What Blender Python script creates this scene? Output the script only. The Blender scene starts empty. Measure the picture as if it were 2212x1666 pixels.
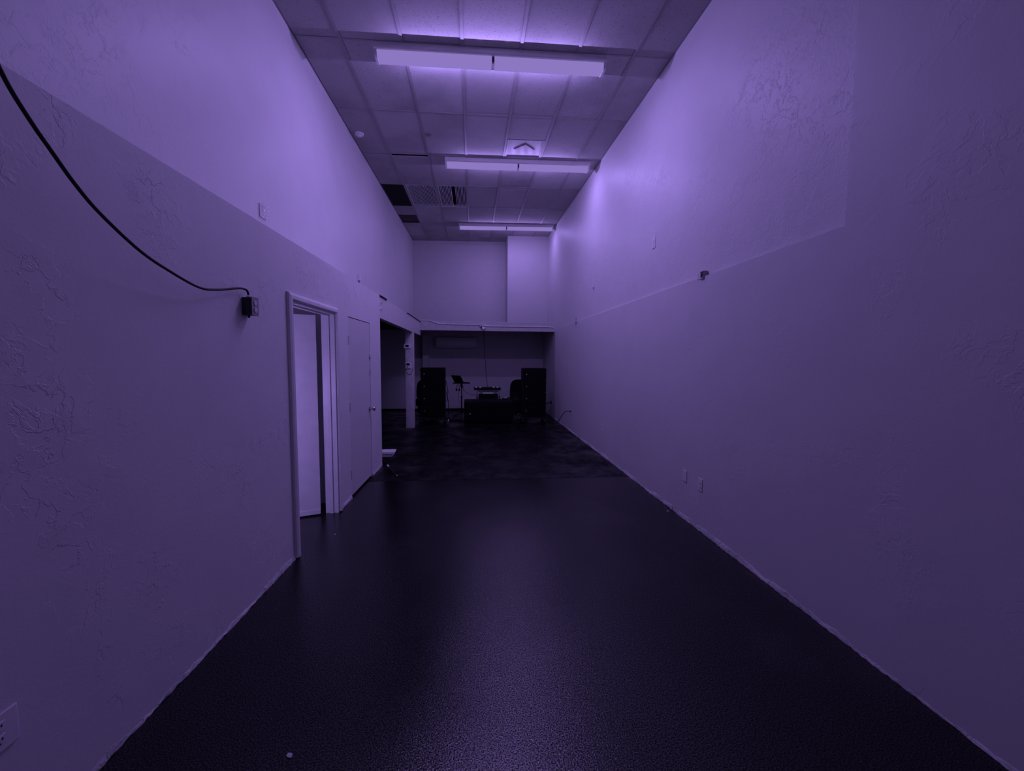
import bpy, bmesh, math, random
from mathutils import Vector, Matrix
random.seed(7)
scene = bpy.context.scene
COL = scene.collection

# ------------------------------------------------------------------ camera
F_PX = 855.718
YAW, PITCH, ROLL = 0.0965462, 0.0688118, 0.0061863
def camera_axes():
    cy, sy, cp, sp = math.cos(YAW), math.sin(YAW), math.cos(PITCH), math.sin(PITCH)
    fwd = Vector((sy * cp, cy * cp, -sp)); right = Vector((cy, -sy, 0)); up = right.cross(fwd)
    c, s = math.cos(ROLL), math.sin(ROLL)
    return c * right + s * up, -s * right + c * up, fwd
R_, U_, F_ = camera_axes()
cam_data = bpy.data.cameras.new('camera')
cam_data.sensor_fit = 'HORIZONTAL'; cam_data.sensor_width = 36.0
cam_data.lens = F_PX * 36.0 / 2212.0
cam_data.clip_start = 0.02; cam_data.clip_end = 100
cam = bpy.data.objects.new('camera', cam_data); COL.objects.link(cam)
cam.matrix_world = Matrix(((R_.x, U_.x, -F_.x, 0), (R_.y, U_.y, -F_.y, 0), (R_.z, U_.z, -F_.z, 1.6), (0, 0, 0, 1)))
scene.camera = cam

# ------------------------------------------------------------------ world, light levels, exposure
world = bpy.data.worlds.new('night'); scene.world = world; world.use_nodes = True
world.node_tree.nodes['Background'].inputs[0].default_value = (0, 0, 0, 1)
world.node_tree.nodes['Background'].inputs[1].default_value = 0.0
scene.view_settings.view_transform = 'Standard'; scene.view_settings.look = 'None'
scene.view_settings.gamma = 1.0; scene.view_settings.use_curve_mapping = False
scene.view_settings.exposure = 0.0
TINT = (0.445, 0.298, 1.0)              # violet cast of the whole scene, put into the lamp colour
P_TUBE, P_DOWN = 33.0, 27.0             # watts of one tube fixture: all round, and straight down through the lens
P_REST = 33.0                          # lamp in the small room behind the open door
LENS = (0.262, 0.186, 0.535)           # what the lit diffuser shows

# ------------------------------------------------------------------ measured room (metres, floor z = 0)
def XLL(y): return -1.34823 + 0.0222183 * (y - 6)      # face of the lower left wall
def XRL(y): return 2.11352 + 0.00427787 * (y - 6)      # face of the lower right wall
XLU, XRU = -1.78525, 2.13832
YB = 12.2                                               # back wall
YN = -1.3                                               # wall behind the camera
ZL, ZR = 2.4964, 2.3617                                 # ledges
SY, SX = 0.0338737, 0.0185549
def ZC(x, y): return 4.911553 + SY * (y - 7) + SX * x
TW, TL = 0.6096, 1.2192
X0, Y0 = -1.33175, 4.35733
AL = -0.0222183                                         # turn of the left wall
AR = math.pi - 0.0042779

# ------------------------------------------------------------------ materials
MATS = {}
def base_mat(name, col, rough=0.5, spec=0.5, metal=0.0):
    m = bpy.data.materials.new(name); m.use_nodes = True
    b = m.node_tree.nodes['Principled BSDF']
    b.inputs['Base Color'].default_value = (*col, 1); b.inputs['Roughness'].default_value = rough
    b.inputs['Specular IOR Level'].default_value = spec; b.inputs['Metallic'].default_value = metal
    MATS[name] = m
    return m, m.node_tree.nodes, m.node_tree.links, b
def nd(n, kind, **kw):
    x = n.new(kind)
    for k, v in kw.items():
        if k in x.inputs: x.inputs[k].default_value = v
        else: setattr(x, k, v)
    return x
def ramp(n, pts):
    r = n.new('ShaderNodeValToRGB'); e = r.color_ramp.elements
    while len(e) < len(pts): e.new(0.5)
    for el, (p, c) in zip(e, pts): el.position = p; el.color = (c, c, c, 1) if not isinstance(c, tuple) else (*c, 1)
    return r
def plain(name, col, rough=0.5, spec=0.5, metal=0.0, var=0.12, scale=9.0):
    """procedural paint / plastic / metal: a little colour and roughness variation"""
    m, n, l, b = base_mat(name, col, rough, spec, metal)
    t = nd(n, 'ShaderNodeTexCoord'); z = nd(n, 'ShaderNodeTexNoise', Scale=scale, Detail=4.0)
    l.new(t.outputs['Object'], z.inputs['Vector'])
    r = ramp(n, [(0.3, tuple(c * (1 - var) for c in col)), (0.7, tuple(min(1, c * (1 + var)) for c in col))])
    l.new(z.outputs['Fac'], r.inputs[0]); l.new(r.outputs[0], b.inputs['Base Color'])
    return m
def plaster(name, col, rough, strength, dens=0.5, fine=0.35, seed=0.0):
    """hand-trowelled painted wall: sparse raised ridges and scrapes on smooth paint"""
    m, n, l, b = base_mat(name, col, rough, 0.35)
    t = nd(n, 'ShaderNodeTexCoord'); mp = nd(n, 'ShaderNodeMapping'); l.new(t.outputs['Object'], mp.inputs['Vector'])
    mp.inputs['Location'].default_value = (seed, seed * 1.7, seed * .3)
    warp = nd(n, 'ShaderNodeTexNoise', Scale=5.0, Detail=3.0); l.new(mp.outputs[0], warp.inputs['Vector'])
    wm = nd(n, 'ShaderNodeVectorMath', operation='MULTIPLY_ADD'); l.new(warp.outputs['Color'], wm.inputs[0])
    wm.inputs[1].default_value = (.16, .16, .16); l.new(mp.outputs[0], wm.inputs[2])
    # ridges: narrow band of a distorted noise
    a = nd(n, 'ShaderNodeTexNoise', Scale=11.0, Detail=5.0, Roughness=0.62); l.new(wm.outputs[0], a.inputs['Vector'])
    ra = ramp(n, [(0.47, 0.0), (0.505, 1.0), (0.515, 0.75), (0.66, 0.62)]); l.new(a.outputs['Fac'], ra.inputs[0])
    mask = nd(n, 'ShaderNodeTexNoise', Scale=2.3, Detail=3.0, Roughness=0.6); l.new(mp.outputs[0], mask.inputs['Vector'])
    rm = ramp(n, [(dens, 0.0), (dens + .14, 1.0)]); l.new(mask.outputs['Fac'], rm.inputs[0])
    mul = nd(n, 'ShaderNodeMath', operation='MULTIPLY'); l.new(ra.outputs[0], mul.inputs[0]); l.new(rm.outputs[0], mul.inputs[1])
    f = nd(n, 'ShaderNodeTexNoise', Scale=60.0, Detail=3.0); l.new(mp.outputs[0], f.inputs['Vector'])
    big = nd(n, 'ShaderNodeTexNoise', Scale=3.0, Detail=2.0); l.new(mp.outputs[0], big.inputs['Vector'])
    ad = nd(n, 'ShaderNodeMath', operation='MULTIPLY_ADD'); l.new(f.outputs['Fac'], ad.inputs[0]); ad.inputs[1].default_value = fine; l.new(mul.outputs[0], ad.inputs[2])
    ad2 = nd(n, 'ShaderNodeMath', operation='MULTIPLY_ADD'); l.new(big.outputs['Fac'], ad2.inputs[0]); ad2.inputs[1].default_value = 2.2; l.new(ad.outputs[0], ad2.inputs[2])
    bp = nd(n, 'ShaderNodeBump', Strength=strength, Distance=0.004); l.new(ad2.outputs[0], bp.inputs['Height']); l.new(bp.outputs[0], b.inputs['Normal'])
    cr = ramp(n, [(0.25, tuple(c * .95 for c in col)), (0.75, col)]); l.new(big.outputs['Fac'], cr.inputs[0]); l.new(cr.outputs[0], b.inputs['Base Color'])
    return m
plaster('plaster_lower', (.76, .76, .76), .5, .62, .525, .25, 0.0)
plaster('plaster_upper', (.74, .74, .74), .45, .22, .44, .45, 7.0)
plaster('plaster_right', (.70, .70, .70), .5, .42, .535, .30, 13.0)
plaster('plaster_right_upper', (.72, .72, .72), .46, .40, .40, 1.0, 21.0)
plaster('plaster_smooth', (.66, .66, .66), .5, .12, .6, .2, 31.0)
plaster('plaster_ragged', (.66, .66, .66), .55, .8, .25, 1.0, 41.0)
plain('paint_white', (.74, .74, .74), .38, .5, var=.05)
plain('paint_door', (.66, .66, .66), .45, .4, var=.04)
plain('paint_beam', (.62, .62, .62), .5, .4, var=.08, scale=14)
plain('lens_trim', (.03, .03, .03), .4)
plain('housing_white', (.82, .82, .82), .4, var=.04)
plain('diffuser_grey', (.46, .46, .46), .45, var=.08)
plain('slat_white', (.88, .88, .88), .4, var=.03)
plain('plate_white', (.80, .80, .80), .3, var=.04)
plain('plate_slot', (.02, .02, .02), .5)
plaster('plaster_recess_shade', (.30, .30, .30), .6, .1, .6, .2, 51.0)  # recess shade put into the wall colour, darkened to cut bounced light
plain('grid_paint', (.33, .33, .33), .5, var=.08)
plain('black_plastic', (.006, .006, .006), .5, .3)
plain('black_rubber', (.008, .008, .008), .6, .3)
plain('black_grille', (.003, .003, .003), .75, .15)
plain('black_cabinet', (.004, .004, .004), .6, .2)
plain('black_leather', (.008, .008, .008), .42, .4, var=.4, scale=20)
plain('dark_metal', (.04, .04, .045), .45, .5, .6)
plain('aluminium', (.93, .93, .93), .5, .6, .1, var=.03)
plain('steel', (.55, .55, .55), .28, .5, .9)
plain('grey_metal', (.3, .3, .3), .45, .5, .4)
plain('dark_vent', (.035, .035, .035), .6, .3)
plain('dark_plenum', (.01, .01, .01), .9, .1)
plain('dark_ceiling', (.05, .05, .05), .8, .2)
plain('cloth_white', (.75, .75, .75), .9, .1, var=.06, scale=40)
plain('screen_black', (.004, .004, .004), .2)
plain('cardboard_scrap', (.6, .58, .55), .8)
plain('brown_metal', (.20, .19, .18), .5)
plain('badge', (.8, .8, .8), .3, .5, .3)

def tile_mat():
    m, n, l, b = base_mat('ceiling_tile', (.6, .6, .6), .85, .15)
    t = nd(n, 'ShaderNodeTexCoord'); oi = nd(n, 'ShaderNodeObjectInfo')
    off = nd(n, 'ShaderNodeVectorMath', operation='MULTIPLY_ADD'); l.new(oi.outputs['Random'], off.inputs[0]); off.inputs[1].default_value = (37, 91, 11); l.new(t.outputs['Object'], off.inputs[2])
    a = nd(n, 'ShaderNodeTexNoise', Scale=85.0, Detail=3.0, Roughness=0.7); l.new(off.outputs[0], a.inputs['Vector'])
    ra = ramp(n, [(0.33, .30), (0.40, 1.0)]); l.new(a.outputs['Fac'], ra.inputs[0])
    s = nd(n, 'ShaderNodeTexNoise', Scale=1.4, Detail=4.0); l.new(off.outputs[0], s.inputs['Vector'])
    rs = ramp(n, [(0.32, .80), (0.52, 1.0)]); l.new(s.outputs['Fac'], rs.inputs[0])
    rr = ramp(n, [(0.0, .44), (1.0, .54)]); l.new(oi.outputs['Random'], rr.inputs[0])
    m1 = nd(n, 'ShaderNodeMix', data_type='RGBA', blend_type='MULTIPLY'); m1.inputs[0].default_value = 1
    l.new(ra.outputs[0], m1.inputs[6]); l.new(rs.outputs[0], m1.inputs[7])
    m2 = nd(n, 'ShaderNodeMix', data_type='RGBA', blend_type='MULTIPLY'); m2.inputs[0].default_value = 1
    l.new(m1.outputs[2], m2.inputs[6]); l.new(rr.outputs[0], m2.inputs[7]); l.new(m2.outputs[2], b.inputs['Base Color'])
    bp = nd(n, 'ShaderNodeBump', Strength=.35, Distance=.003); l.new(ra.outputs[0], bp.inputs['Height']); l.new(bp.outputs[0], b.inputs['Normal'])
tile_mat()

def floor_mat(name, far):
    """sealed, almost black concrete: orange-peel gloss near, worn blotchy sealer further in"""
    m, n, l, b = base_mat(name, (.012, .012, .012), .35, .5)
    t = nd(n, 'ShaderNodeTexCoord')
    st = nd(n, 'ShaderNodeMapping'); l.new(t.outputs['Object'], st.inputs['Vector']); st.inputs['Scale'].default_value = (1.0, 0.75, 1)
    a = nd(n, 'ShaderNodeTexNoise', Scale=(2.6 if far else 1.1), Detail=8.0, Roughness=.68); l.new(st.outputs[0], a.inputs['Vector'])
    if far: rc = ramp(n, [(0.36, .001), (0.50, .004), (0.62, .014), (0.72, .026)])
    else: rc = ramp(n, [(0.30, .002), (0.52, .006), (0.70, .020)])
    l.new(a.outputs['Fac'], rc.inputs[0])
    sp = nd(n, 'ShaderNodeTexNoise', Scale=70.0, Detail=2.0); l.new(t.outputs['Object'], sp.inputs['Vector'])
    rsp = ramp(n, [(0.69, 0.0), (0.76, .09)]); l.new(sp.outputs['Fac'], rsp.inputs[0])
    ad = nd(n, 'ShaderNodeMix', data_type='RGBA', blend_type='ADD'); ad.inputs[0].default_value = 1
    l.new(rc.outputs[0], ad.inputs[6]); l.new(rsp.outputs[0], ad.inputs[7]); l.new(ad.outputs[2], b.inputs['Base Color'])
    rr = ramp(n, [(0.35, .50 if far else .13), (0.65, .26 if far else .19)]); l.new(a.outputs['Fac'], rr.inputs[0]); l.new(rr.outputs[0], b.inputs['Roughness'])
    if far:
        rs = ramp(n, [(0.36, .06), (0.50, .16), (0.66, .42)]); l.new(a.outputs['Fac'], rs.inputs[0]); l.new(rs.outputs[0], b.inputs['Specular IOR Level'])
    else:
        b.inputs['Specular IOR Level'].default_value = .42
    g = nd(n, 'ShaderNodeTexNoise', Scale=(60.0 if far else 125.0), Detail=2.0, Roughness=.6); l.new(t.outputs['Object'], g.inputs['Vector'])
    if not far:                               # gloss broken up by the exposed fine aggregate
        gs = nd(n, 'ShaderNodeTexNoise', Scale=170.0, Detail=3.0, Roughness=.6); l.new(t.outputs['Object'], gs.inputs['Vector'])
        rg = ramp(n, [(0.38, .06), (0.50, .34), (0.62, .95)]); l.new(gs.outputs['Fac'], rg.inputs[0]); l.new(rg.outputs[0], b.inputs['Specular IOR Level'])
    bp = nd(n, 'ShaderNodeBump', Strength=.42 if not far else .35, Distance=.003); l.new(g.outputs['Fac'], bp.inputs['Height']); l.new(bp.outputs[0], b.inputs['Normal'])
floor_mat('concrete_near', False); floor_mat('concrete_far', True)

def lens_mat():
    m, n, l, b = base_mat('lit_lens', (0, 0, 0), .9, 0.0)
    b.inputs['Emission Color'].default_value = (*LENS, 1); b.inputs['Emission Strength'].default_value = 1.0
lens_mat()
def led_mat():
    m, n, l, b = base_mat('led', (.3, .3, .3), .4)
    b.inputs['Emission Color'].default_value = (.4, .3, .7, 1); b.inputs['Emission Strength'].default_value = .6
led_mat()
def film_mat():
    m, n, l, b = base_mat('clear_film', (.8, .8, .8), .18, .6)
    b.inputs['Alpha'].default_value = .35
film_mat()

# ------------------------------------------------------------------ mesh helpers
class MB:
    def __init__(self): self.bm = bmesh.new()
    def hexa(self, p, bevel=0.0, seg=2):
        """p: eight corners, bottom loop then top loop (counter-clockwise from above)"""
        v = [self.bm.verts.new(c) for c in p]
        fs = [(3, 2, 1, 0), (4, 5, 6, 7), (0, 1, 5, 4), (1, 2, 6, 5), (2, 3, 7, 6), (3, 0, 4, 7)]
        fl = [self.bm.faces.new([v[i] for i in f]) for f in fs]
        if bevel > 0:
            es = {e for f in fl for e in f.edges}
            bmesh.ops.bevel(self.bm, geom=list(es), offset=bevel, segments=seg, affect='EDGES', profile=.6)
        return self
    def box(self, x0, x1, y0, y1, z0, z1, bevel=0.0, seg=2):
        return self.hexa([(x0, y0, z0), (x1, y0, z0), (x1, y1, z0), (x0, y1, z0), (x0, y0, z1), (x1, y0, z1), (x1, y1, z1), (x0, y1, z1)], bevel, seg)
    def poly_prism(self, pts, axis, a, b):
        """closed 2-D outline extruded along 'x', 'y' or 'z' from a to b"""
        def at(p, q):
            if axis == 'x': return (q, p[0], p[1])
            if axis == 'y': return (p[0], q, p[1])
            return (p[0], p[1], q)
        va = [self.bm.verts.new(at(p, a)) for p in pts]; vb = [self.bm.verts.new(at(p, b)) for p in pts]
        n = len(pts)
        self.bm.faces.new(va); self.bm.faces.new(list(reversed(vb)))
        for i in range(n): self.bm.faces.new((va[i], vb[i], vb[(i + 1) % n], va[(i + 1) % n]))
        return self
    def cyl(self, p0, p1, r0, r1=None, n=16, cap=True):
        p0, p1 = Vector(p0), Vector(p1); r1 = r0 if r1 is None else r1
        d = (p1 - p0).normalized(); u = d.orthogonal().normalized(); w = d.cross(u)
        ra = []; rb = []
        for i in range(n):
            t = 2 * math.pi * i / n; o = u * math.cos(t) + w * math.sin(t)
            ra.append(self.bm.verts.new(p0 + o * r0)); rb.append(self.bm.verts.new(p1 + o * r1))
        for i in range(n): self.bm.faces.new((ra[i], ra[(i + 1) % n], rb[(i + 1) % n], rb[i]))
        if cap: self.bm.faces.new(list(reversed(ra))); self.bm.faces.new(rb)
        return self
    def lathe(self, prof, c, axis=(0, 0, 1), n=24):
        """prof: (radius, height) pairs along the axis from c"""
        c = Vector(c); d = Vector(axis).normalized(); u = d.orthogonal().normalized(); w = d.cross(u); rings = []
        for r, h in prof:
            rings.append([self.bm.verts.new(c + d * h + (u * math.cos(2 * math.pi * i / n) + w * math.sin(2 * math.pi * i / n)) * max(r, 1e-4)) for i in range(n)])
        for a, b in zip(rings, rings[1:]):
            for i in range(n): self.bm.faces.new((a[i], a[(i + 1) % n], b[(i + 1) % n], b[i]))
        self.bm.faces.new(list(reversed(rings[0]))); self.bm.faces.new(rings[-1])
        return self
    def tube(self, pts, r, n=8, sub=6, closed=False):
        P = [Vector(p) for p in pts]; Q = []
        m = len(P)
        rng = range(m if closed else m - 1)
        for i in rng:
            a, b, c, d = (P[(i - 1) % m] if (closed or i > 0) else P[0]), P[i], P[(i + 1) % m], (P[(i + 2) % m] if (closed or i + 2 < m) else P[-1])
            for k in range(sub):
                t = k / sub
                Q.append(.5 * ((2 * b) + (c - a) * t + (2 * a - 5 * b + 4 * c - d) * t * t + (3 * b - a - 3 * c + d) * t ** 3))
        if not closed: Q.append(P[-1])
        rings = []; u = None; L = len(Q)
        for i, q in enumerate(Q):
            d = ((Q[(i + 1) % L] if (closed or i + 1 < L) else q) - (Q[i - 1] if (closed or i > 0) else q)).normalized()
            u = d.orthogonal().normalized() if u is None else (u - d * u.dot(d)).normalized()
            w = d.cross(u)
            rings.append([self.bm.verts.new(q + (u * math.cos(2 * math.pi * k / n) + w * math.sin(2 * math.pi * k / n)) * r) for k in range(n)])
        prs = list(zip(rings, rings[1:])) + ([(rings[-1], rings[0])] if closed else [])
        for a, b in prs:
            for k in range(n): self.bm.faces.new((a[k], a[(k + 1) % n], b[(k + 1) % n], b[k]))
        if not closed: self.bm.faces.new(list(reversed(rings[0]))); self.bm.faces.new(rings[-1])
        return self
    def mesh(self, name, mat, smooth=False):
        bmesh.ops.recalc_face_normals(self.bm, faces=self.bm.faces)
        me = bpy.data.meshes.new(name); self.bm.to_mesh(me); self.bm.free()
        me.materials.append(MATS[mat])
        if smooth:
            for p in me.polygons: p.use_smooth = True
            me.set_sharp_from_angle(angle=math.radians(40))
        return me
    def build(self, name, mat, parent=None, smooth=False):
        return add(name, self.mesh(name, mat, smooth), parent)
def add(name, me, parent=None, loc=(0, 0, 0), rot=(0, 0, 0)):
    o = bpy.data.objects.new(name, me); COL.objects.link(o)
    o.location = loc; o.rotation_euler = rot
    if parent: o.parent = parent
    return o
def tag(o, label=None, cat=None, group=None, kind=None):
    if label: o['label'] = label
    if cat: o['category'] = cat
    if group: o['group'] = group
    if kind: o['kind'] = kind
    return o
def thing(name, label, cat, loc=(0, 0, 0), rotz=0.0, group=None):
    o = bpy.data.objects.new(name, None); COL.objects.link(o); o.empty_display_size = .1
    o.location = loc; o.rotation_euler = (0, 0, rotz)
    return tag(o, label, cat, group)
def struct(name, mb, mat, label=None, smooth=False):
    return tag(mb.build(name, mat, None, smooth), label, None, None, 'structure')
def clone(root, loc=None, rotz=None, label=None):
    r = root.copy(); COL.objects.link(r)
    if loc is not None: r.location = loc
    if rotz is not None: r.rotation_euler = (0, 0, rotz)
    if label: r['label'] = label
    for ch in list(root.children):
        c = ch.copy(); COL.objects.link(c); c.parent = r
        for g in list(ch.children):
            d = g.copy(); COL.objects.link(d); d.parent = c
    return r
def jit(a): return random.uniform(-a, a)

# ------------------------------------------------------------------ floor
fl = struct('floor', MB().box(-3.9, 2.6, YN - .2, YB + .2, -.16, -.012), 'dark_plenum', 'dark concrete floor of the long narrow room')
def slab(name, y0a, y0b, y1, mat):
    mb = MB()
    mb.hexa([(-3.85, y0a, -.02), (2.5, y0b, -.02), (2.5, y1, -.02), (-3.85, y1, -.02), (-3.85, y0a, 0), (2.5, y0b, 0), (2.5, y1, 0), (-3.85, y1, 0)])
    return mb.build(name, mat, fl)
mb = MB(); mb.hexa([(-3.85, YN - .1, -.02), (2.5, YN - .1, -.02), (2.5, 5.108, -.02), (-3.85, 5.2, -.02), (-3.85, YN - .1, 0), (2.5, YN - .1, 0), (2.5, 5.108, 0), (-3.85, 5.2, 0)])
mb.build('slab', 'concrete_near', fl)
slab('slab', 5.208, 5.116, YB + .1, 'concrete_far')

# ------------------------------------------------------------------ walls
def left_seg(mb, y0, y1, z0, z1, t=.12, step=None):
    """piece of the lower left wall; its face follows the slightly turned wall line"""
    mb.hexa([(XLL(y0) - t, y0, z0), (XLL(y0), y0, z0), (XLL(y1), y1, z0), (XLL(y1) - t, y1, z0),
             (XLL(y0) - t, y0, z1), (XLL(y0), y0, z1), (XLL(y1), y1, z1), (XLL(y1) - t, y1, z1)])
D1A, D1B, D1H = 3.236, 4.150, 2.036          # open doorway
D2A, D2B, D2H = 4.560, 5.400, 2.050          # closed door
WE = 5.935                                    # end of the lower left wall
mb = MB()
left_seg(mb, YN, D1A, 0, ZL); left_seg(mb, D1A, D1B, D1H, ZL); left_seg(mb, D1B, D2A, 0, ZL)
left_seg(mb, D2A, D2B, D2H, ZL); left_seg(mb, D2B, WE, 0, ZL)
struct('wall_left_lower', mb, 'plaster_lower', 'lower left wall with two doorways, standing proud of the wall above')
mb = MB(); mb.box(XLU - .15, XLU, YN, YB, 2.40, 5.35)
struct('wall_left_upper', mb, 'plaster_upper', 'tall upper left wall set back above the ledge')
# lower right wall and the full-height near panel, then the recessed upper wall
mb = MB()
pf = [(YN, 0), (YB + .05, 0), (YB + .05, ZR), (2.125, ZR), (2.113, ZR + .012), (2.113, 5.35), (YN, 5.35)]
va = [mb.bm.verts.new((XRL(y), y, z)) for y, z in pf]; vb = [mb.bm.verts.new((XRL(y) + .4, y, z)) for y, z in pf]
mb.bm.faces.new(va); mb.bm.faces.new(list(reversed(vb)))
for i in range(len(pf)): mb.bm.faces.new((va[i], vb[i], vb[(i + 1) % len(pf)], va[(i + 1) % len(pf)]))
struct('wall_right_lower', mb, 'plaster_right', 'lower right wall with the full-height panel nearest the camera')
mb = MB(); mb.box(XRU, XRU + .15, 2.05, YB, ZR - .1, 5.4)
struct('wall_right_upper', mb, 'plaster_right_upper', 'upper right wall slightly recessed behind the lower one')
back = struct('wall_back', MB().box(-3.9, 2.6, YB, YB + .2, 0, 5.45), 'plaster_smooth', 'far end wall of painted concrete blocks')
# painted blocks of the upper end wall
BW, BH = .3985, .1985
bmesh_full = MB().box(.002, BW - .002, -.0022, .02, .002, BH - .002, .0022, 1).mesh('block', 'plaster_smooth')
bmesh_half = MB().box(.002, BW / 2 - .002, -.0022, .02, .002, BH - .002, .0022, 1).mesh('half_block', 'plaster_smooth')
for r in range(14):
    z = 2.42 + r * BH; x = XLU
    if r % 2: add('block', bmesh_half, back, (x, YB, z)); x += BW / 2
    while x < 1.0:
        add('block', bmesh_full, back, (x, YB, z)); x += BW
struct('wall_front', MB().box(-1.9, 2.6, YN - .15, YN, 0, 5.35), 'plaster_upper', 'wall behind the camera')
# boxed-in chase standing on the loft, right end
struct('wall_chase', MB().box(.968, XRU + .05, 11.535, YB - .002, 2.42, 5.4, .006, 1), 'plaster_smooth', 'boxed-in chase at the right of the end wall')
# spaces under the loft: side wall, partition ends, pilaster
struct('wall_alcove_left', MB().box(-3.75, -3.6, YN, YB, 0, 2.45), 'plaster_recess_shade', 'far left wall of the dark recess')
struct('wall_partition', MB().box(-3.6, XLL(WE) - .121, WE - .12, WE, 0, 2.42), 'plaster_recess_shade', 'partition closing the dark recess')
struct('wall_restroom_far', MB().box(-3.6, XLL(4.5) - .123, 4.43, 4.53, 0, 2.40), 'plaster_smooth', 'side wall of the small room behind the open door')
struct('wall_restroom_near', MB().box(-3.6, XLL(1.7) - .123, 1.6, 1.7, 0, 2.40), 'plaster_smooth', 'near wall of the small room behind the open door')
struct('wall_pilaster', MB().box(-1.515, -1.335, 11.98, YB - .001, 0, 2.28, .004, 1), 'plaster_smooth', 'shallow pilaster on the back wall of the recess')
# loft deck: left strip and end strip (their undersides are the low ceiling of the recess)
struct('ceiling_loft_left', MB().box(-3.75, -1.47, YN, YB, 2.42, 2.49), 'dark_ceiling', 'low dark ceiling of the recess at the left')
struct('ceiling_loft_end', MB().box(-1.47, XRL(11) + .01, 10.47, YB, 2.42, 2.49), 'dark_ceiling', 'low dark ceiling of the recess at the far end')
# beams at the loft edge
struct('trim_1', MB().box(-1.46, -1.362, WE + .002, 10.47, 2.172, 2.502, .004, 1), 'paint_beam', 'painted beam along the left loft edge')
struct('trim_2', MB().box(-1.361, XRL(10.4) + .02, 10.40, 10.47, 2.302, 2.54, .004, 1), 'paint_beam', 'painted beam across the far opening')
# cap of the ledge on the left
mb = MB(); mb.hexa([(XLU, YN, ZL - .03), (XLL(YN) - .11, YN, ZL - .03), (XLL(WE) - .11, WE, ZL - .03), (XLU, WE, ZL - .03),
                    (XLU, YN, ZL - .002), (XLL(YN) - .11, YN, ZL - .002), (XLL(WE) - .11, WE, ZL - .002), (XLU, WE, ZL - .002)])
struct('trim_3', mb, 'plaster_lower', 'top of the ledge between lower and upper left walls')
# column
struct('trim_4', MB().box(-1.53, -1.352, 9.10, 9.28, 0, 2.171, .012, 2), 'paint_beam', 'slim painted column under the left beam', True)
# ragged wall feet
def ragged(name, face, sgn, spans, label):
    mb = MB()
    for y0, y1 in spans:
        n = max(2, int((y1 - y0) / .022)); prev = None
        h = .045; o = .006
        for i in range(n + 1):
            y = y0 + (y1 - y0) * i / n
            h = min(.055, max(.012, h + jit(.009))); o = min(.012, max(.002, o + jit(.003)))
            x = face(y)
            ring = [mb.bm.verts.new(c) for c in ((x - sgn * .01, y, -.004), (x + sgn * (o + jit(.002)), y + jit(.004), max(-.003, jit(.004))), (x + sgn * (o * .9 + jit(.002)), y, h * .4 + jit(.004)),
                                                   (x + sgn * (o * .45), y, h * .8 + jit(.005)), (x - sgn * .004, y, h + .008))]
            if prev:
                for k in range(4): mb.bm.faces.new((prev[k], ring[k], ring[k + 1], prev[k + 1]))
            prev = ring
    return struct(name, mb, 'plaster_ragged', label)
ragged('baseboard_left', XLL, 1, [(YN, D1A - .055), (D1B + .065, D2A - .01), (D2B + .02, WE)], 'torn plaster edge at the foot of the left wall')
ragged('baseboard_right', XRL, -1, [(YN, 3.85), (3.93, 10.3)], 'torn plaster edge at the foot of the right wall')
struct('baseboard_back', MB().box(-3.6, XRL(12), YB - .012, YB - .001, 0, .055), 'black_plastic', 'black cove base of the recess')

# ------------------------------------------------------------------ suspended ceiling
ex = Vector((1, 0, SX)).normalized(); ey = Vector((0, 1, SY)); ey = (ey - ex * ey.dot(ex)).normalized(); ez = ex.cross(ey)
CROT = Matrix((ex, ey, ez)).transposed()
def CE(x, y, dz=0.0): return Vector((x, y, ZC(x, y) + dz))
ceil = struct('ceiling', MB().box(-1.94, 2.3, YN, YB + .05, .28, .30), 'dark_plenum', 'suspended ceiling of acoustic tiles in a painted grid')
ceil.rotation_mode = 'XYZ'; ceil.rotation_euler = CROT.to_euler(); ceil.location = CE(0, 0)
def cloc(x, y, dz=0):                     # room x, y -> coordinates of the ceiling plane
    v = CROT.transposed() @ (CE(x, y) - CE(0, 0)); return (v.x, v.y, v.z + dz)
cols = [XLU + .008] + [X0 + TW * i for i in range(6)] + [XRU - .006]
rows = [Y0 + TL * j for j in range(-4, 7)] + [YB - .004]
tile_cache = {}
def tile(x0, x1, y0, y1, mat='ceiling_tile', dz=0.0, rot=(0, 0, 0)):
    w, h = round(x1 - x0, 4), round(y1 - y0, 4)
    if (w, h, mat) not in tile_cache:
        tile_cache[(w, h, mat)] = MB().box(-w / 2 + .003, w / 2 - .003, -h / 2 + .003, h / 2 - .003, 0, .014, .002, 1).mesh('ceiling_tile', mat)
    return add('ceiling_tile', tile_cache[(w, h, mat)], ceil, cloc((x0 + x1) / 2, (y0 + y1) / 2, dz), rot)
for j in range(len(rows) - 1):
    for i in range(len(cols) - 1):
        x0, x1, y0, y1 = cols[i], cols[i + 1], rows[j], rows[j + 1]
        jj = j - 4                                           # 0 = row that starts at the first fixture
        if jj == 3 and i in (0, 1, 2): continue              # return-air grilles
        if jj == 1 and i == 4: tile(x0, x1, y0, y0 + TL / 2); continue      # half tile, then the diffuser
        if jj == 4 and i == 0: tile(x0, x1, y0, y0 + TL / 2); continue      # half tile, then the dark vent
        if jj == 6 and x0 > .95 and y1 > 11.5: y1 = 11.535
        if jj == 2 and i == 1: tile(x0, x1, y0 + .045, y1, dz=-.004, rot=(math.radians(.5), 0, 0)); continue   # slipped tile, open gap
        tile(x0, x1, y0, y1, dz=jit(.0015), rot=(math.radians(jit(.12)), math.radians(jit(.12)), 0))
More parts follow.
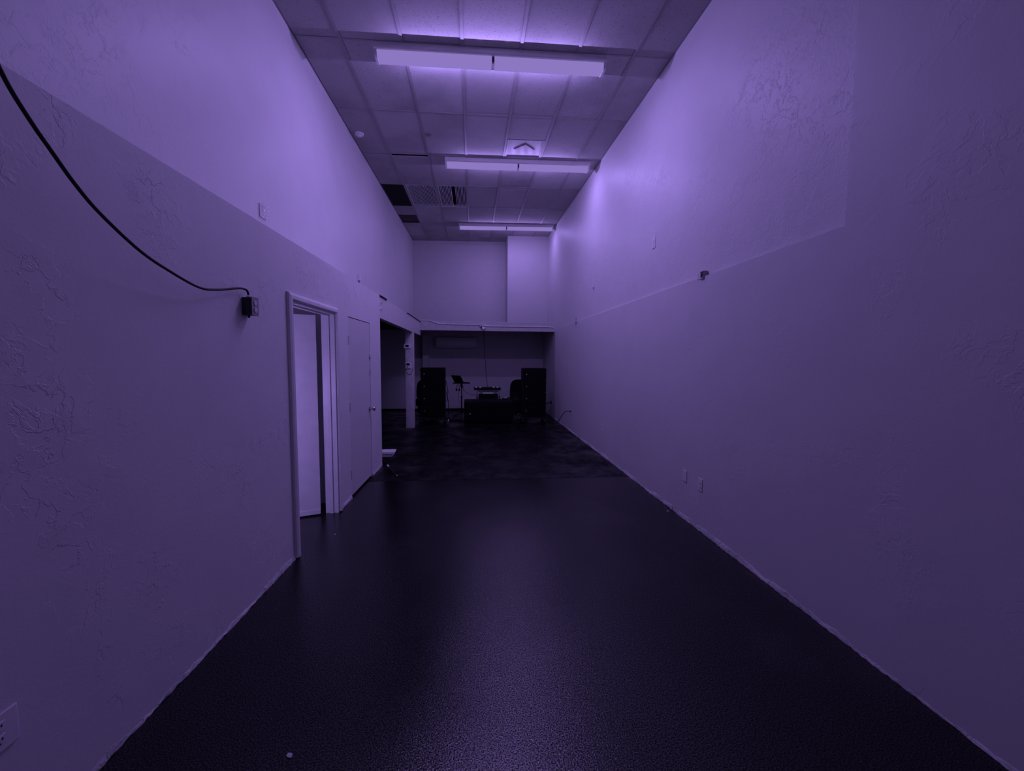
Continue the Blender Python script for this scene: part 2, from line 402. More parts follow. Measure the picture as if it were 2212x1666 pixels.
for i in range(6):                                           # main runners
    x = X0 + TW * i
    mb = MB(); a = cloc(x, YN); b = cloc(x, YB if x < .9 else 11.53)
    mb.box(-.016, .016, a[1], b[1], -.007, -.0005).box(-.003, .003, a[1], b[1], -.001, .03)
    add('grid_runner', mb.mesh('grid_runner', 'grid_paint'), ceil, (a[0], 0, 0))
cross_cache = {}
for y in rows[:-1]:
    for i in range(len(cols) - 1):
        x0, x1 = cols[i], cols[i + 1]; w = round(x1 - x0, 4)
        if abs(y - rows[6]) < .01 and i == 1: continue
        if w not in cross_cache: cross_cache[w] = MB().box(-w / 2 + .017, w / 2 - .017, -.011, .011, -.005, -.0005).mesh('grid_crossbar', 'grid_paint')
        add('grid_crossbar', cross_cache[w], ceil, cloc((x0 + x1) / 2, y, jit(.001)))
for nm, x in (('left', XLU + .006), ('right', XRU - .006)):   # wall angle
    a = cloc(x, YN); b = cloc(x, YB); add('wall_angle', MB().box(-.006, .006, a[1], b[1], -.004, -.001).mesh('wall_angle', 'grid_paint'), ceil, (a[0], 0, 0))
def on_ceiling(name, label, cat, x, y, group=None):
    o = thing(name, label, cat, CE(x, y), 0, group); o.rotation_euler = CROT.to_euler(); return o

# ------------------------------------------------------------------ tube fixtures
N_TUBE = 14
def tube_area(parent, sx, sy, loc, k):
    d = bpy.data.lights.new('tube_light', 'AREA'); d.shape = 'RECTANGLE'; d.size = sx; d.size_y = sy; d.energy = P_DOWN * k; d.color = TINT
    o = bpy.data.objects.new('tube_light', d); COL.objects.link(o); o.parent = parent; o.location = loc
    return o
def tube_point(parent, loc, k):
    d = bpy.data.lights.new('tube_light', 'POINT'); d.energy = P_TUBE * k / N_TUBE; d.color = TINT; d.shadow_soft_size = 0.0
    o = bpy.data.objects.new('tube_light', d); COL.objects.link(o); o.parent = parent; o.location = loc
    return o
def ceiling_light(x0, yn, label, k):      # k: power factor, set per fixture to balance brightness along the room
    L = 2.437
    t = on_ceiling('ceiling_light', label, 'light', x0, yn + .11, 'tube lights across the ceiling')
    MB().poly_prism([(-.105, -.002), (.105, -.002), (.112, -.058), (.102, -.066), (-.102, -.066), (-.112, -.058)], 'x', 0, L).build('housing', 'housing_white', t)
    prof = [(-.082, -.066), (-.080, -.090), (-.070, -.112), (-.052, -.122), (.052, -.122), (.070, -.112), (.080, -.090), (.082, -.066)]
    for a, b in ((.028, L / 2 - .014), (L / 2 + .014, L - .028)):
        MB().poly_prism(prof, 'x', a, b).build('lens', 'lit_lens', t)
    ep = [(y * 1.05, z - (.004 if z < -.07 else 0)) for y, z in prof]
    for a, b in ((0, .026), (L - .026, L)): MB().poly_prism(ep, 'x', a, b).build('end_cap', 'housing_white', t)
    MB().poly_prism([(y * .92, z * .97) for y, z in prof], 'x', L / 2 - .013, L / 2 + .013).build('joint', 'lens_trim', t)
    for i in range(N_TUBE): tube_point(t, (.24 + (L - .48) * (i + .5) / N_TUBE, 0, -.168), k)
    tube_area(t, L - .46, .13, (L / 2, 0, -.1245), k)
    return t
ceiling_light(-1.014, 4.352, 'nearest and largest two-lamp tube light across the ceiling', 1.2)
ceiling_light(-.470, 6.815, 'middle tube light, directly behind the square ceiling diffuser', .82)
ceiling_light(-.375, 10.395, 'farthest tube light, close to the end wall', .53)
# lamp of the small room behind the open door
pl = bpy.data.lights.new('restroom_lamp', 'POINT'); pl.energy = P_REST; pl.color = TINT; pl.shadow_soft_size = .12
po = bpy.data.objects.new('restroom_lamp', pl); COL.objects.link(po); po.location = (-2.25, 2.75, 1.15)
# ------------------------------------------------------------------ ceiling fittings
def grille(label, x0, x1, y0, y1, mat_slat, mat_back, n, gap=None, pitch=None):
    t = on_ceiling('return_air_grille', label, 'grille', (x0 + x1) / 2, (y0 + y1) / 2, 'louvred grilles in the ceiling')
    w, h = (x1 - x0) / 2, (y1 - y0) / 2
    MB().box(-w, w, -h, h, .045, .05).build('backing', mat_back, t)
    mb = MB(); mb.box(-w, w, -h, -h + .014, -.004, .045).box(-w, w, h - .014, h, -.004, .045).box(-w, -w + .012, -h + .014, h - .014, -.004, .045).box(w - .012, w, -h + .014, h - .014, -.004, .045)
    mb.build('frame', mat_slat, t)
    sw = (2 * w - .024) / n
    me = MB().hexa([(-.007, -h + .014, -.006), (-.004, -h + .014, -.006), (-.004, h - .014, -.006), (-.007, h - .014, -.006), (.002, -h + .014, .016), (.005, -h + .014, .016), (.005, h - .014, .016), (.002, h - .014, .016)]).mesh('slat', mat_slat)
    for k in range(n):
        if gap and gap[0] <= k < gap[1]: continue
        add('slat', me, t, (-w + .012 + sw * (k + .5), 0, 0))
    return t
gy0, gy1 = Y0 + 3 * TL + .012, Y0 + 4 * TL - .012
grille('dark louvred ceiling grille against the left wall', XLU + .01, X0 - .017, gy0, gy1, 'dark_vent', 'dark_plenum', 14)
grille('bright white louvred ceiling grille between the two darker ones', X0 + .017, X0 + TW - .017, gy0, gy1, 'slat_white', 'dark_plenum', 19)
grille('white louvred ceiling grille with a missing slat gap, next to plain tiles', X0 + TW + .017, X0 + 2 * TW - .017, gy0, gy1, 'slat_white', 'dark_plenum', 19, (9, 11))
def diffuser(label, x0, x1, y0, y1, mat, tilt, s=.16):
    t = on_ceiling('ceiling_diffuser', label, 'diffuser', (x0 + x1) / 2, (y0 + y1) / 2)
    w, h = (x1 - x0) / 2 - .016, (y1 - y0) / 2 - .012
    b = MB()
    b.box(-w, w, -h, h, .012, .018); b.build('panel', mat, t)
    b = MB()
    for a in ((-w, w, -h, -h + .02), (-w, w, h - .02, h), (-w, -w + .02, -h + .02, h - .02), (w - .02, w, -h + .02, h - .02)): b.box(*a, -.004, .012)
    b.build('frame', mat, t)
    p = MB().poly_prism([(-s, 0), (0, -s), (s, 0), (0, s)], 'z', -.004, .006).build('diamond_plate', mat, t)
    MB().poly_prism([(-s - .012, 0), (0, -s - .012), (s + .012, 0), (0, s + .012)], 'z', .0065, .0118).build('plate_neck', 'brown_metal', t)
    return t
diffuser('white square air diffuser with a diamond plate before the middle tube light', X0 + 3 * TW, X0 + 4 * TW, Y0 + 1.5 * TL, Y0 + 2 * TL, 'diffuser_grey', 0)
diffuser('dark square air vent by the left wall, farther than the grilles', XLU + .012, X0, Y0 + 4.5 * TL, Y0 + 5 * TL, 'dark_vent', 0, .11)
t = on_ceiling('smoke_detector', 'round white smoke detector on the ceiling near the left wall', 'smoke detector', -1.657, 6.193)
MB().lathe([(.062, 0), (.065, -.012), (.058, -.026), (.03, -.030)], (0, 0, 0)).build('base', 'plate_white', t, True)
MB().lathe([(.034, -.029), (.031, -.046), (.018, -.052)], (0, 0, 0)).build('sensor_cap', 'plate_white', t, True)
t = on_ceiling('sprinkler_cover', 'small grey disc cover on a ceiling tile', 'sprinkler', -.657, 6.153)
MB().lathe([(.038, 0), (.042, -.006), (.034, -.010)], (0, 0, 0)).build('disc', 'grey_metal', t, True)
MB().lathe([(.010, -.010), (.008, -.022), (.013, -.024), (.012, -.027)], (0, 0, 0), n=12).build('nozzle', 'brown_metal', t, True)

# ------------------------------------------------------------------ doors
d1 = thing('door_1', None, None, (XLL(D1A), D1A, 0), AL); tag(d1, 'open white door swung inward with rounded casing', None, None, 'structure')
W1 = D1B - D1A
def casing_prof(w, d): return [(0, 0), (0, d * .55), (w * .18, d), (w * .6, d * .95), (w * .9, d * .7), (w, d * .35), (w, 0)]
def casing_v(name, y0, y1, inner_first, z1):
    pr = casing_prof(abs(y1 - y0), .03)
    pts = [((y0 + (a if inner_first else (y1 - y0) - a)), b) for a, b in pr]
    mb = MB(); lo = []; hi = []
    for (yy, xx) in pts:
        lo.append(mb.bm.verts.new((xx, yy, 0.012))); hi.append(mb.bm.verts.new((xx, yy, z1(yy))))
    n = len(pts)
    mb.bm.faces.new(lo); mb.bm.faces.new(list(reversed(hi)))
    for i in range(n): mb.bm.faces.new((lo[i], hi[i], hi[(i + 1) % n], lo[(i + 1) % n]))
    return mb.build(name, 'paint_white', d1)
CW = .058
casing_v('casing', -CW, 0, False, lambda y: D1H + (-y))
casing_v('casing', W1, W1 + CW, True, lambda y: D1H + (y - W1))
mb = MB(); lo = []; hi = []
for a, b in casing_prof(CW, .03):
    lo.append(mb.bm.verts.new((b, -a, D1H + a))); hi.append(mb.bm.verts.new((b, W1 + a, D1H + a)))
n = len(lo); mb.bm.faces.new(lo); mb.bm.faces.new(list(reversed(hi)))
for i in range(n): mb.bm.faces.new((lo[i], hi[i], hi[(i + 1) % n], lo[(i + 1) % n]))
mb.build('head_casing', 'paint_white', d1)
MB().box(-.122, .004, -.002, .016, .0, D1H).build('jamb', 'paint_white', d1)
MB().box(-.122, .004, W1 - .016, W1 + .002, .0, D1H).build('jamb', 'paint_white', d1)
MB().box(-.122, .004, .016, W1 - .016, D1H - .016, D1H + .002).build('head_jamb', 'paint_white', d1)
MB().box(-.078, -.044, W1 - .028, W1 - .0162, .0, D1H - .016).build('door_stop', 'paint_white', d1)
MB().box(-.078, -.044, .0162, .028, .0, D1H - .016).build('door_stop', 'paint_white', d1)
MB().box(-.078, -.044, .028, W1 - .028, D1H - .028, D1H - .0162).build('head_stop', 'paint_white', d1)
leaf = MB().box(0, .865, -.020, .020, .014, 2.012, .002, 1).build('leaf', 'paint_white', d1)
HX, HY = -.162, W1 - .042
leaf.location = (HX, HY, 0); leaf.rotation_euler = (0, 0, math.radians(180 + 21))
MB().box(.004, .861, .0202, .024, .014, .060).build('kick_strip', 'paint_white', leaf)
MB().lathe([(.024, 0), (.024, .008), (.011, .012), (.011, .03), (.026, .042), (.026, .058), (.012, .066)], (.80, .0202, .95), (0, 1, 0)).build('knob', 'steel', leaf, True)
for z in (.25, 1.02, 1.80): MB().cyl((-.008, -.022, z - .045), (-.008, -.022, z + .045), .008, n=8).build('hinge', 'grey_metal', leaf)

d2 = thing('door_2', None, None, (XLL(D2A), D2A, 0), AL); tag(d2, 'closed flush door painted like the wall', None, None, 'structure')
W2 = D2B - D2A
MB().box(-.045, -.004, .005, W2 - .009, .022, D2H - .008, .002, 1).build('leaf', 'plaster_smooth', d2)
MB().box(-.12, -.05, -.002, W2 + .002, 0, D2H + .002).build('backing', 'dark_plenum', d2)
for z in (.276, 1.042, 1.788):
    h = MB().box(-.004, .003, -.014, .016, z - .05, z + .05, .001, 1).build('hinge', 'paint_door', d2)
    MB().cyl((.004, .0, z - .05), (.004, .0, z + .05), .006, n=8).build('pin', 'paint_door', h)
kn = MB().lathe([(.032, 0), (.032, .006), (.012, .010), (.012, .034), (.026, .042), (.029, .060), (.022, .072)], (-.003, W2 - .065, .926), (1, 0, 0)).build('knob', 'steel', d2, True)
MB().box(-.003, .012, W2 - .045, W2 + .02, 1.595, 1.635, .002, 1).build('latch', 'paint_door', d2)
MB().box(-.006, .001, W2 - .012, W2 - .004, 1.36, 1.44).build('strike_gap', 'dark_metal', d2)

# ------------------------------------------------------------------ wall plates
def outlet_proto(double=True):
    t = thing('wall_outlet', 'x', 'outlet')
    MB().box(0, .006, -.036, .036, -.058, .058, .003, 2).build('plate', 'plate_white', t)
    for dz in (.021, -.021):
        s = MB().poly_prism([(math.cos(a) * .0165, max(-.0145, min(.0145, math.sin(a) * .0175)) + dz) for a in [2 * math.pi * i / 20 for i in range(20)]], 'x', .0062, .0085).build('socket', 'plate_white', t)
        for y, h in ((-.0065, .008), (.0065, .0065)): MB().box(.0086, .0089, y - .0012, y + .0012, dz - .001, dz - .001 + h).build('slot', 'plate_slot', s)
        MB().cyl((.0086, 0, dz - .009), (.0089, 0, dz - .009), .0025, n=8).build('ground_hole', 'plate_slot', s)
    MB().cyl((.0061, 0, 0), (.0072, 0, 0), .0035, n=10).build('screw', 'grey_metal', t)
    return t
proto = outlet_proto()
used = []
def outlet(label, loc, rotz, scale=1.0, group=None):
    if not used: o = proto; used.append(1); o.location = loc; o.rotation_euler = (0, 0, rotz); o['label'] = label
    else: o = clone(proto, loc, rotz, label)
    o.scale = (1, scale, scale)
    return o
def on_right(y, z): return (XRL(y) - .0005, y, z)
def on_left(y, z, off=0.0): return (XLL(y) + .0005 + off, y, z)
outlet('low duplex outlet on the right wall beside a blank plate', on_right(3.434, .435), AR)
t = thing('blank_plate', 'blank white wall plate left of the nearest right-hand outlet', 'wall plate', on_right(3.705, .438), AR)
MB().box(0, .006, -.036, .036, -.057, .057, .003, 2).build('plate', 'plate_white', t)
for dz in (.042, -.042): MB().cyl((.0061, 0, dz), (.0072, 0, dz), .0032, n=10).build('screw', 'plate_white', t)
outlet('low duplex outlet midway along the right wall, nothing plugged in', on_right(6.324, .462), AR)
outlet('low outlet on the right wall with a black cord plugged in', on_right(8.402, .452), AR)
outlet('outlet behind the right speaker stack with two black plugs', on_right(10.60, .40), AR)
outlet('high duplex outlet on the upper right wall', (XRU - .0005, 4.638, 2.983), math.pi, 1.15)
outlet('tiny far outlet high on the upper right wall near the end wall', (XRU - .0005, 8.78, 3.003), math.pi)
t = thing('wall_clip', 'thin white clip on the upper right wall', 'clip', (XRU - .0005, 7.01, 2.915), math.pi)
MB().box(0, .012, -.008, .008, -.045, .05, .002, 1).build('strip', 'plate_white', t); MB().box(.0, .02, -.02, .02, -.058, -.0455, .002, 1).build('foot', 'grey_metal', t)
# junction box stub on the right ledge, bracket farther away
t = thing('junction_box', 'small open junction box on the right wall ledge', 'junction box', (XRL(3.56), 3.56, 2.375), AR)
MB().box(-.03, .004, -.055, -.0, -.03, .035, .003, 1).build('cover_flap', 'plaster_smooth', t)
mb = MB(); mb.box(-.03, .012, .0, .06, -.035, -.031).box(-.03, .012, .0, .06, .031, .035).box(-.03, .012, .056, .06, -.031, .031).box(-.03, -.026, .0, .056, -.031, .031)
mb.build('box', 'grey_metal', t)
MB().tube([(.0, .02, -.02), (.012, .03, -.01), (.008, .045, .012)], .004, 6, 5).build('wire', 'black_plastic', t, True)
t = thing('wall_bracket', 'small white bracket on the right ledge near the far beam', 'bracket', (XRL(8.137), 8.137, 2.375), AR)
MB().box(0, .05, -.05, .05, -.012, .002, .003, 1).build('arm', 'plate_white', t); MB().box(0, .014, -.012, .012, .0025, .06, .002, 1).build('post', 'grey_metal', t)
# left upper wall: film-covered plate, small box
t = thing('covered_plate', 'clear plastic film taped over a plate above the left ledge', 'wall plate', (XLU + .0005, 3.645, 2.83), 0)
MB().box(0, .006, -.052, .052, -.055, .055, .003, 2).build('plate', 'plate_white', t)
mb = MB(); N = 10; vs = [[None] * (N + 1) for _ in range(N + 1)]
for i in range(N + 1):
    for k in range(N + 1): vs[i][k] = mb.bm.verts.new((.010 + abs(math.sin(i * 1.7 + k * .9)) * .012 + random.random() * .004, -.062 + .124 * i / N, -.062 + .124 * k / N))
for i in range(N):
    for k in range(N): mb.bm.faces.new((vs[i][k], vs[i + 1][k], vs[i + 1][k + 1], vs[i][k + 1]))
mb.build('film', 'clear_film', t)
t = thing('surface_box', 'small slim box on the upper left wall above the closed door', 'wall box', (XLU + .0005, 6.46, 2.835), 0)
MB().box(0, .03, -.035, .035, -.05, .055, .004, 2).build('case', 'plate_white', t); MB().box(0, .012, -.02, .05, -.07, -.0505, .003, 1).build('foot', 'grey_metal', t)
# big outlet bottom left
t = thing('wall_outlet_quad', 'large double-gang outlet plate low on the near left wall', 'outlet', on_left(1.255, .44), AL)
MB().box(0, .007, -.075, .078, -.060, .060, .004, 2).build('plate', 'plate_white', t)
for dy in (-.024, .024):
    for dz in (.021, -.021):
        s = MB().box(.0071, .009, dy - .017, dy + .017, dz - .015, dz + .015, .0008, 1).build('socket', 'plate_white', t)
        for y, h in ((-.007, .010), (.007, .008)): MB().box(.0091, .0095, dy + y - .002, dy + y + .002, dz - .001, dz - .001 + h).build('slot', 'plate_slot', s)
        MB().cyl((.0091, dy, dz - .009), (.0095, dy, dz - .009), .003, n=8).build('ground_hole', 'plate_slot', s)
# surface-mounted outlet box with cord on the left wall
t = thing('outlet_box', 'surface-mounted dark metal outlet box left of the open door', 'outlet', on_left(2.652, 1.913), AL)
MB().box(0, .058, -.036, .036, -.056, .053, .006, 2).build('box', 'dark_metal', t)
f = MB().box(.0585, .062, -.037, .037, -.058, .058, .0015, 1).build('face_plate', 'grey_metal', t)
for dz in (.021, -.021):
    s = MB().cyl((.0622, 0, dz), (.066, 0, dz), .0165, n=18).build('socket', 'plate_white', t)
    for y, h in ((-.0065, .008), (.0065, .0065)): MB().box(.0661, .0665, y - .0012, y + .0012, dz, dz + h).build('slot', 'plate_slot', s)
    MB().cyl((.0661, 0, dz - .009), (.0665, 0, dz - .009), .0025, n=8).build('ground_hole', 'plate_slot', s)
MB().cyl((.026, -.006, .0532), (.026, -.006, .064), .013, n=12).build('cord_grip', 'steel', t)
MB().cyl((.026, -.008, -.0562), (.026, -.008, -.072), .009, .004, n=10).build('knockout_plug', 'black_plastic', t)
cord = [(2.646, 1.9815, .026), (2.641, 2.000, .026), (2.6145, 2.0115, 0.027), (2.5363, 2.0049, 0.032), (2.3183, 1.9602, 0.05), (2.1539, 1.9442, 0.065), (1.9308, 1.9788, 0.09), (1.7601, 2.0245, 0.105), (1.5903, 2.1093, 0.115), (1.5008, 2.1755, 0.12), (1.4343, 2.2464, 0.12), (1.392, 2.293, 0.12), (1.3473, 2.3586, 0.115), (1.3221, 2.4116, 0.11), (1.3085, 2.4692, 0.1), (1.294, 2.53, .09), (1.275, 2.62, .06), (1.23, 2.75, -.08), (1.17, 2.95, -.25), (1.15, 3.2, -.315), (1.15, 3.9, -.318), (1.15, 4.66, -.318)]
tag(MB().tube([(XLL(y) + o, y, z) for y, z, o in cord], .0062, 8, 8).build('extension_cord', 'black_rubber', None, True), 'thick black cord sagging across the upper left foreground wall', 'cord')

# ------------------------------------------------------------------ column fittings, beam fittings
t = thing('thermostat', 'wide thermostat higher up on the slim column', 'thermostat', (-1.478, 9.0995, 1.855))
MB().box(-.075, .075, -.026, 0, -.05, .05, .01, 2).build('case', 'plate_white', t); MB().box(-.04, .03, -.0272, -.0262, -.02, .028).build('screen', 'screen_black', t)
MB().box(.042, .06, -.030, -.0262, -.02, .02, .003, 1).build('button', 'plate_white', t)
t = thing('thermostat', 'squarer thermostat lower on the column with a wire loop below', 'thermostat', (-1.465, 9.0995, 1.425))
MB().box(-.058, .058, -.026, 0, -.07, .066, .008, 2).build('case', 'plate_white', t); MB().box(-.04, .036, -.0272, -.0262, .0, .045).build('screen', 'screen_black', t)
MB().cyl((-.01, -.0262, -.035), (-.01, -.034, -.035), .013, n=14).build('button', 'dark_metal', t)
tag(MB().tube([(-1.508, 9.096, 1.352), (-1.50, 9.09, 1.29), (-1.475, 9.088, 1.235), (-1.435, 9.088, 1.222), (-1.395, 9.09, 1.25), (-1.372, 9.094, 1.32), (-1.36, 9.096, 1.38)], .004, 6, 5).build('thermostat_wire', 'dark_metal', None, True), 'thin dark wire looping below the lower thermostat', 'wire')
py = 10.385
c1 = [(-1.35, py, 2.552), (-1.2, py, 2.553), (-1.1, py, 2.545), (-.98, py, 2.50), (-.87, py, 2.470), (-.7, py, 2.465), (-.2, py, 2.458), (.14, py, 2.455)]
tag(MB().tube(c1, .014, 8, 5).build('conduit', 'paint_white', None, True), 'painted conduit bending along the left half of the far beam', 'conduit')
c2 = [(.26, py, 2.44), (.36, py, 2.432), (.5, py, 2.425), (1.2, py, 2.425), (1.95, py, 2.425), (2.04, py, 2.42), (2.10, py, 2.39)]
tag(MB().tube(c2, .014, 8, 5).build('conduit', 'paint_white', None, True), 'painted conduit along the right half of the far beam', 'conduit')
t = thing('flood_lamp', 'small lamp head on a round junction box mid-beam', 'lamp', (.2, 10.3995, 2.44))
MB().lathe([(.055, 0), (.055, .035), (.048, .042)], (0, 0, 0), (0, -1, 0)).build('junction_box', 'paint_beam', t, True)
MB().tube([(.0, -.04, -.01), (.0, -.06, -.04), (.02, -.07, -.06)], .012, 8, 4).build('arm', 'dark_metal', t, True)
MB().lathe([(.018, 0), (.028, .02), (.042, .08), (.040, .085)], (.02, -.06, -.05), (.55, -.35, -.55)).build('lamp_head', 'plate_white', t, True)
tag(MB().tube([(-1.355, 8.35, 2.505), (-1.353, 8.6, 2.512), (-1.353, 9.3, 2.512), (-1.353, 10.2, 2.512), (-1.352, 10.37, 2.515)], .011, 6, 4).build('beam_cable', 'black_rubber', None, True), 'black cable along the top of the left beam near the corner', 'cable')
tag(MB().tube([(-1.355, 5.96, 2.495), (-1.353, 6.2, 2.500), (-1.355, 6.42, 2.498)], .012, 6, 4).build('beam_cable', 'black_rubber', None, True), 'short black cable stub where the left beam leaves the wall', 'cable')
for i, (yy, zz, lab) in enumerate([(6.05, 2.40, 'upper bent strap on the left beam at the wall end'), (6.05, 2.31, 'lower bent strap on the left beam at the wall end'), (9.15, 2.38, 'upper bent strap on the left beam above the column'), (9.15, 2.28, 'lower bent strap on the left beam above the column')]):
    t = thing('joist_strap', lab, 'strap', (-1.3615, yy, zz), 0, 'straps on the beam')
    MB().tube([(.004, -.05, -.02), (.010, -.03, .0), (.010, .02, .012), (.004, .07, .012)], .007, 6, 4).build('strip', 'paint_beam', t, True)
    MB().cyl((.0, -.03, .0), (.02, -.03, .0), .008, n=6).build('nail_head', 'paint_beam', t)
# mini-split on the back wall of the recess
t = thing('air_conditioner', 'white wall air conditioner in the dark recess', 'air conditioner', (-.525, YB - .0005, 1.91))
MB().poly_prism([(0, 0), (-.16, .0), (-.20, .05), (-.21, .20), (-.19, .29), (-.15, .31), (0, .31)], 'x', -.59, .59).build('body', 'plate_white', t)
for k in range(2): MB().box(-.52, .52, -.205 + k * .05, -.165 + k * .05, -.012, -.002).build('louver', 'plate_white', t)
MB().box(-.56, .56, -.2165, -.2115, .07, .19).build('front_panel', 'plate_white', t)
# cable from the low ceiling to the controller
tag(MB().tube([(.28, 11.3, 2.42), (.285, 11.2, 2.1), (.31, 11.05, 1.6), (.345, 10.9, 1.1), (.37, 10.93, .86), (.375, 10.925, .76)], .007, 6, 6).build('hanging_cable', 'black_rubber', None, True), 'black cable hanging from the low ceiling down to the controller', 'cable')

# ------------------------------------------------------------------ loudspeaker stacks
def cabinet(label, x, y, z, group):
    w, h, d = .575, .298, .42
    t = thing('speaker_cabinet', label, 'speaker', (x, y, z), 0, group)
    ch = .018
    MB().poly_prism([(-w / 2 + ch, 0), (w / 2 - ch, 0), (w / 2, ch), (w / 2, h - ch), (w / 2 - ch, h), (-w / 2 + ch, h), (-w / 2, h - ch), (-w / 2, ch)], 'y', 0.012, d).build('enclosure', 'black_cabinet', t)
    MB().box(-w / 2 + .014, w / 2 - .014, 0, .0118, .014, h - .014, .003, 1).build('grille', 'black_grille', t)
    b = MB().poly_prism([(-w / 2 + .074, h / 2 - .006), (-w / 2 + .086, h / 2 - .010), (-w / 2 + .098, h / 2 - .005), (-w / 2 + .098, h / 2 + .005), (-w / 2 + .086, h / 2 + .010), (-w / 2 + .074, h / 2 + .006)], 'y', -.004, -.0002).build('badge', 'badge', t)
    for s in (-1, 1):
        MB().box(min(s * (w / 2 - .001), s * (w / 2 + .008)), max(s * (w / 2 - .001), s * (w / 2 + .008)), .05, .09, .03, h - .03, .002, 1).build('rigging_plate', 'dark_metal', t)
        MB().cyl((s * (w / 2 + .009), .07, h - .06), (s * (w / 2 + .022), .07, h - .06), .010, n=8).build('pin', 'dark_metal', t)
    return t
def dolly(label, x, y):
    t = thing('speaker_dolly', label, 'dolly', (x, y, 0), 0)
    MB().box(-.33, .33, -.02, .50, .112, .150, .01, 2).build('platform', 'black_plastic', t)
    for s in (-1, 1): MB().box(s * .30 - .02, s * .30 + .02, .02, .46, .1505, .162, .004, 1).build('rail', 'dark_metal', t)
    for sx in (-1, 1):
        for sy in (.04, .44):
            c = MB().cyl((sx * .27 - .014, sy, .046), (sx * .27 + .014, sy, .046), .046, n=18).build('wheel', 'black_rubber', t, True)
            MB().cyl((sx * .27 - .017, sy, .046), (sx * .27 + .017, sy, .046), .020, n=12).build('hub', 'steel', c)
            mb = MB()
            for q in (-1, 1): mb.box(sx * .27 + q * .020 - .002, sx * .27 + q * .020 + .002, sy - .015, sy + .02, .04, .105)
            mb.box(sx * .27 - .03, sx * .27 + .03, sy - .03, sy + .03, .1055, .1115); mb.build('fork', 'steel', t)
    return t
ordn = ['top', 'second from the top', 'third from the top', 'bottom']
dolly('low wheeled dolly under the left speaker stack', -.992, 9.72)
dolly('low wheeled dolly under the right speaker stack', 1.488, 9.60)
for k in range(4):
    cabinet(ordn[k] + ' black speaker of the left stack, beside the column', -.992, 9.72, .163 + (3 - k) * .2985, 'speakers of the left stack')
    cabinet(ordn[k] + ' black speaker of the right stack, by the right wall', 1.488, 9.60, .163 + (3 - k) * .2985 + .012 * 0, 'speakers of the right stack')
# subwoofer
t = thing('subwoofer', 'wide low black subwoofer between the two stacks', 'speaker', (.365, 9.68, 0))
MB().box(-.598, .598, .012, .62, .03, .535, .006, 1).build('enclosure', 'black_cabinet', t)
MB().box(-.575, .575, 0, .0115, .05, .515, .004, 1).build('grille', 'black_grille', t)
MB().box(-.47, -.44, -.004, -.0003, .225, .245, .001, 1).build('badge', 'badge', t)
for sx in (-1, 1):
    for sy in (.08, .54): MB().cyl((sx * .5, sy, 0), (sx * .5, sy, .0295), .03, .034, n=12).build('foot', 'black_rubber', t)
    MB().box(sx * .6 - .004, sx * .6 + .004, .22, .42, .25, .33, .003, 1).build('handle', 'dark_metal', t)
# road case with controller
t = thing('road_case', 'black road case with silver edges and latches behind the subwoofer', 'case', (.39, 10.62, 0))
MB().box(-.262, .262, 0, .42, .02, .640, .004, 1).build('body', 'black_cabinet', t)
lid = MB().box(-.262, .262, 0, .42, .6905, .745, .004, 1).build('lid', 'black_cabinet', t)
MB().box(-.262, .262, -.004, .42, .6425, .689, .003, 1).build('edge_band', 'aluminium', t)
MB().box(-.258, .258, -.005, -.0005, .705, .738, .001, 1).build('edge_band', 'aluminium', lid)
for s in (-1, 1):
    la = MB().box(s * .19 - .045, s * .19 + .045, -.012, -.0055, .648, .700, .002, 1).build('latch', 'grey_metal', t)
    MB().box(s * .19 - .026, s * .19 + .026, -.016, -.0125, .660, .685, .002, 1).build('latch_key', 'steel', la)
    MB().box(s * .30 - .012, s * .30 + .012, .05, .08, .0, .742, .003, 1).build('stand_leg', 'steel', t)
    MB().box(s * .30 - .018, s * .30 + .018, .04, .09, .50, .57, .004, 1).build('leg_clamp', 'black_plastic', t)
    for zz in (.0, .0): pass
for sx in (-1, 1):
    for sy in (.05, .37): MB().cyl((sx * .22, sy, 0), (sx * .22, sy, .0195), .025, n=12).build('foot', 'black_rubber', t)
t = thing('dj_controller', 'black mixing controller with four pale knobs on the road case', 'controller', (.365, 10.55, .746))
MB().poly_prism([(-.36, .015), (-.345, 0), (.345, 0), (.36, .015), (.36, .045), (.35, .058), (-.35, .058), (-.36, .045)], 'y', 0, .34).build('chassis', 'black_plastic', t)
for x in (-.295, -.195, .168, .268): MB().lathe([(.027, 0), (.027, .016), (.022, .032), (.012, .036)], (x, .05, .0585), (0, -.2, 1), n=16).build('pale_knob', 'plate_white', t, True)
for k in range(9): MB().lathe([(.008, 0), (.007, .022), (.005, .024)], (-.10 + k * .025, .04 + .03 * (k % 2), .0585), n=8).build('small_knob', 'black_plastic', t, True)
for x in (-.24, .22): MB().lathe([(.085, 0), (.085, .010), (.07, .014)], (x, .20, .0585), n=28).build('jog_wheel', 'dark_metal', t, True)
# little device on the subwoofer
t = thing('small_device', 'little black gadget with a white strip on the subwoofer', 'device', (.80, 10.20, .5355))
MB().box(-.07, .07, -.04, .04, 0, .03, .008, 2).build('case', 'black_plastic', t)
MB().hexa([(-.02, -.03, .0305), (.05, -.03, .0305), (.05, .0, .0305), (-.02, .0, .0305), (-.015, -.03, .042), (.065, -.03, .066), (.065, .0, .066), (-.015, .0, .042)], .002, 1).build('white_strip', 'plate_white', t)
tag(MB().hexa([(-.02, 9.78, .536), (.34, 9.76, .536), (.32, 9.98, .536), (.0, 10.0, .536), (-.01, 9.79, .548), (.33, 9.77, .545), (.31, 9.97, .55), (.01, 9.99, .546)], .004, 2).build('folded_cover', 'black_grille', None), 'flat black folded cover lying on the subwoofer', 'cover')
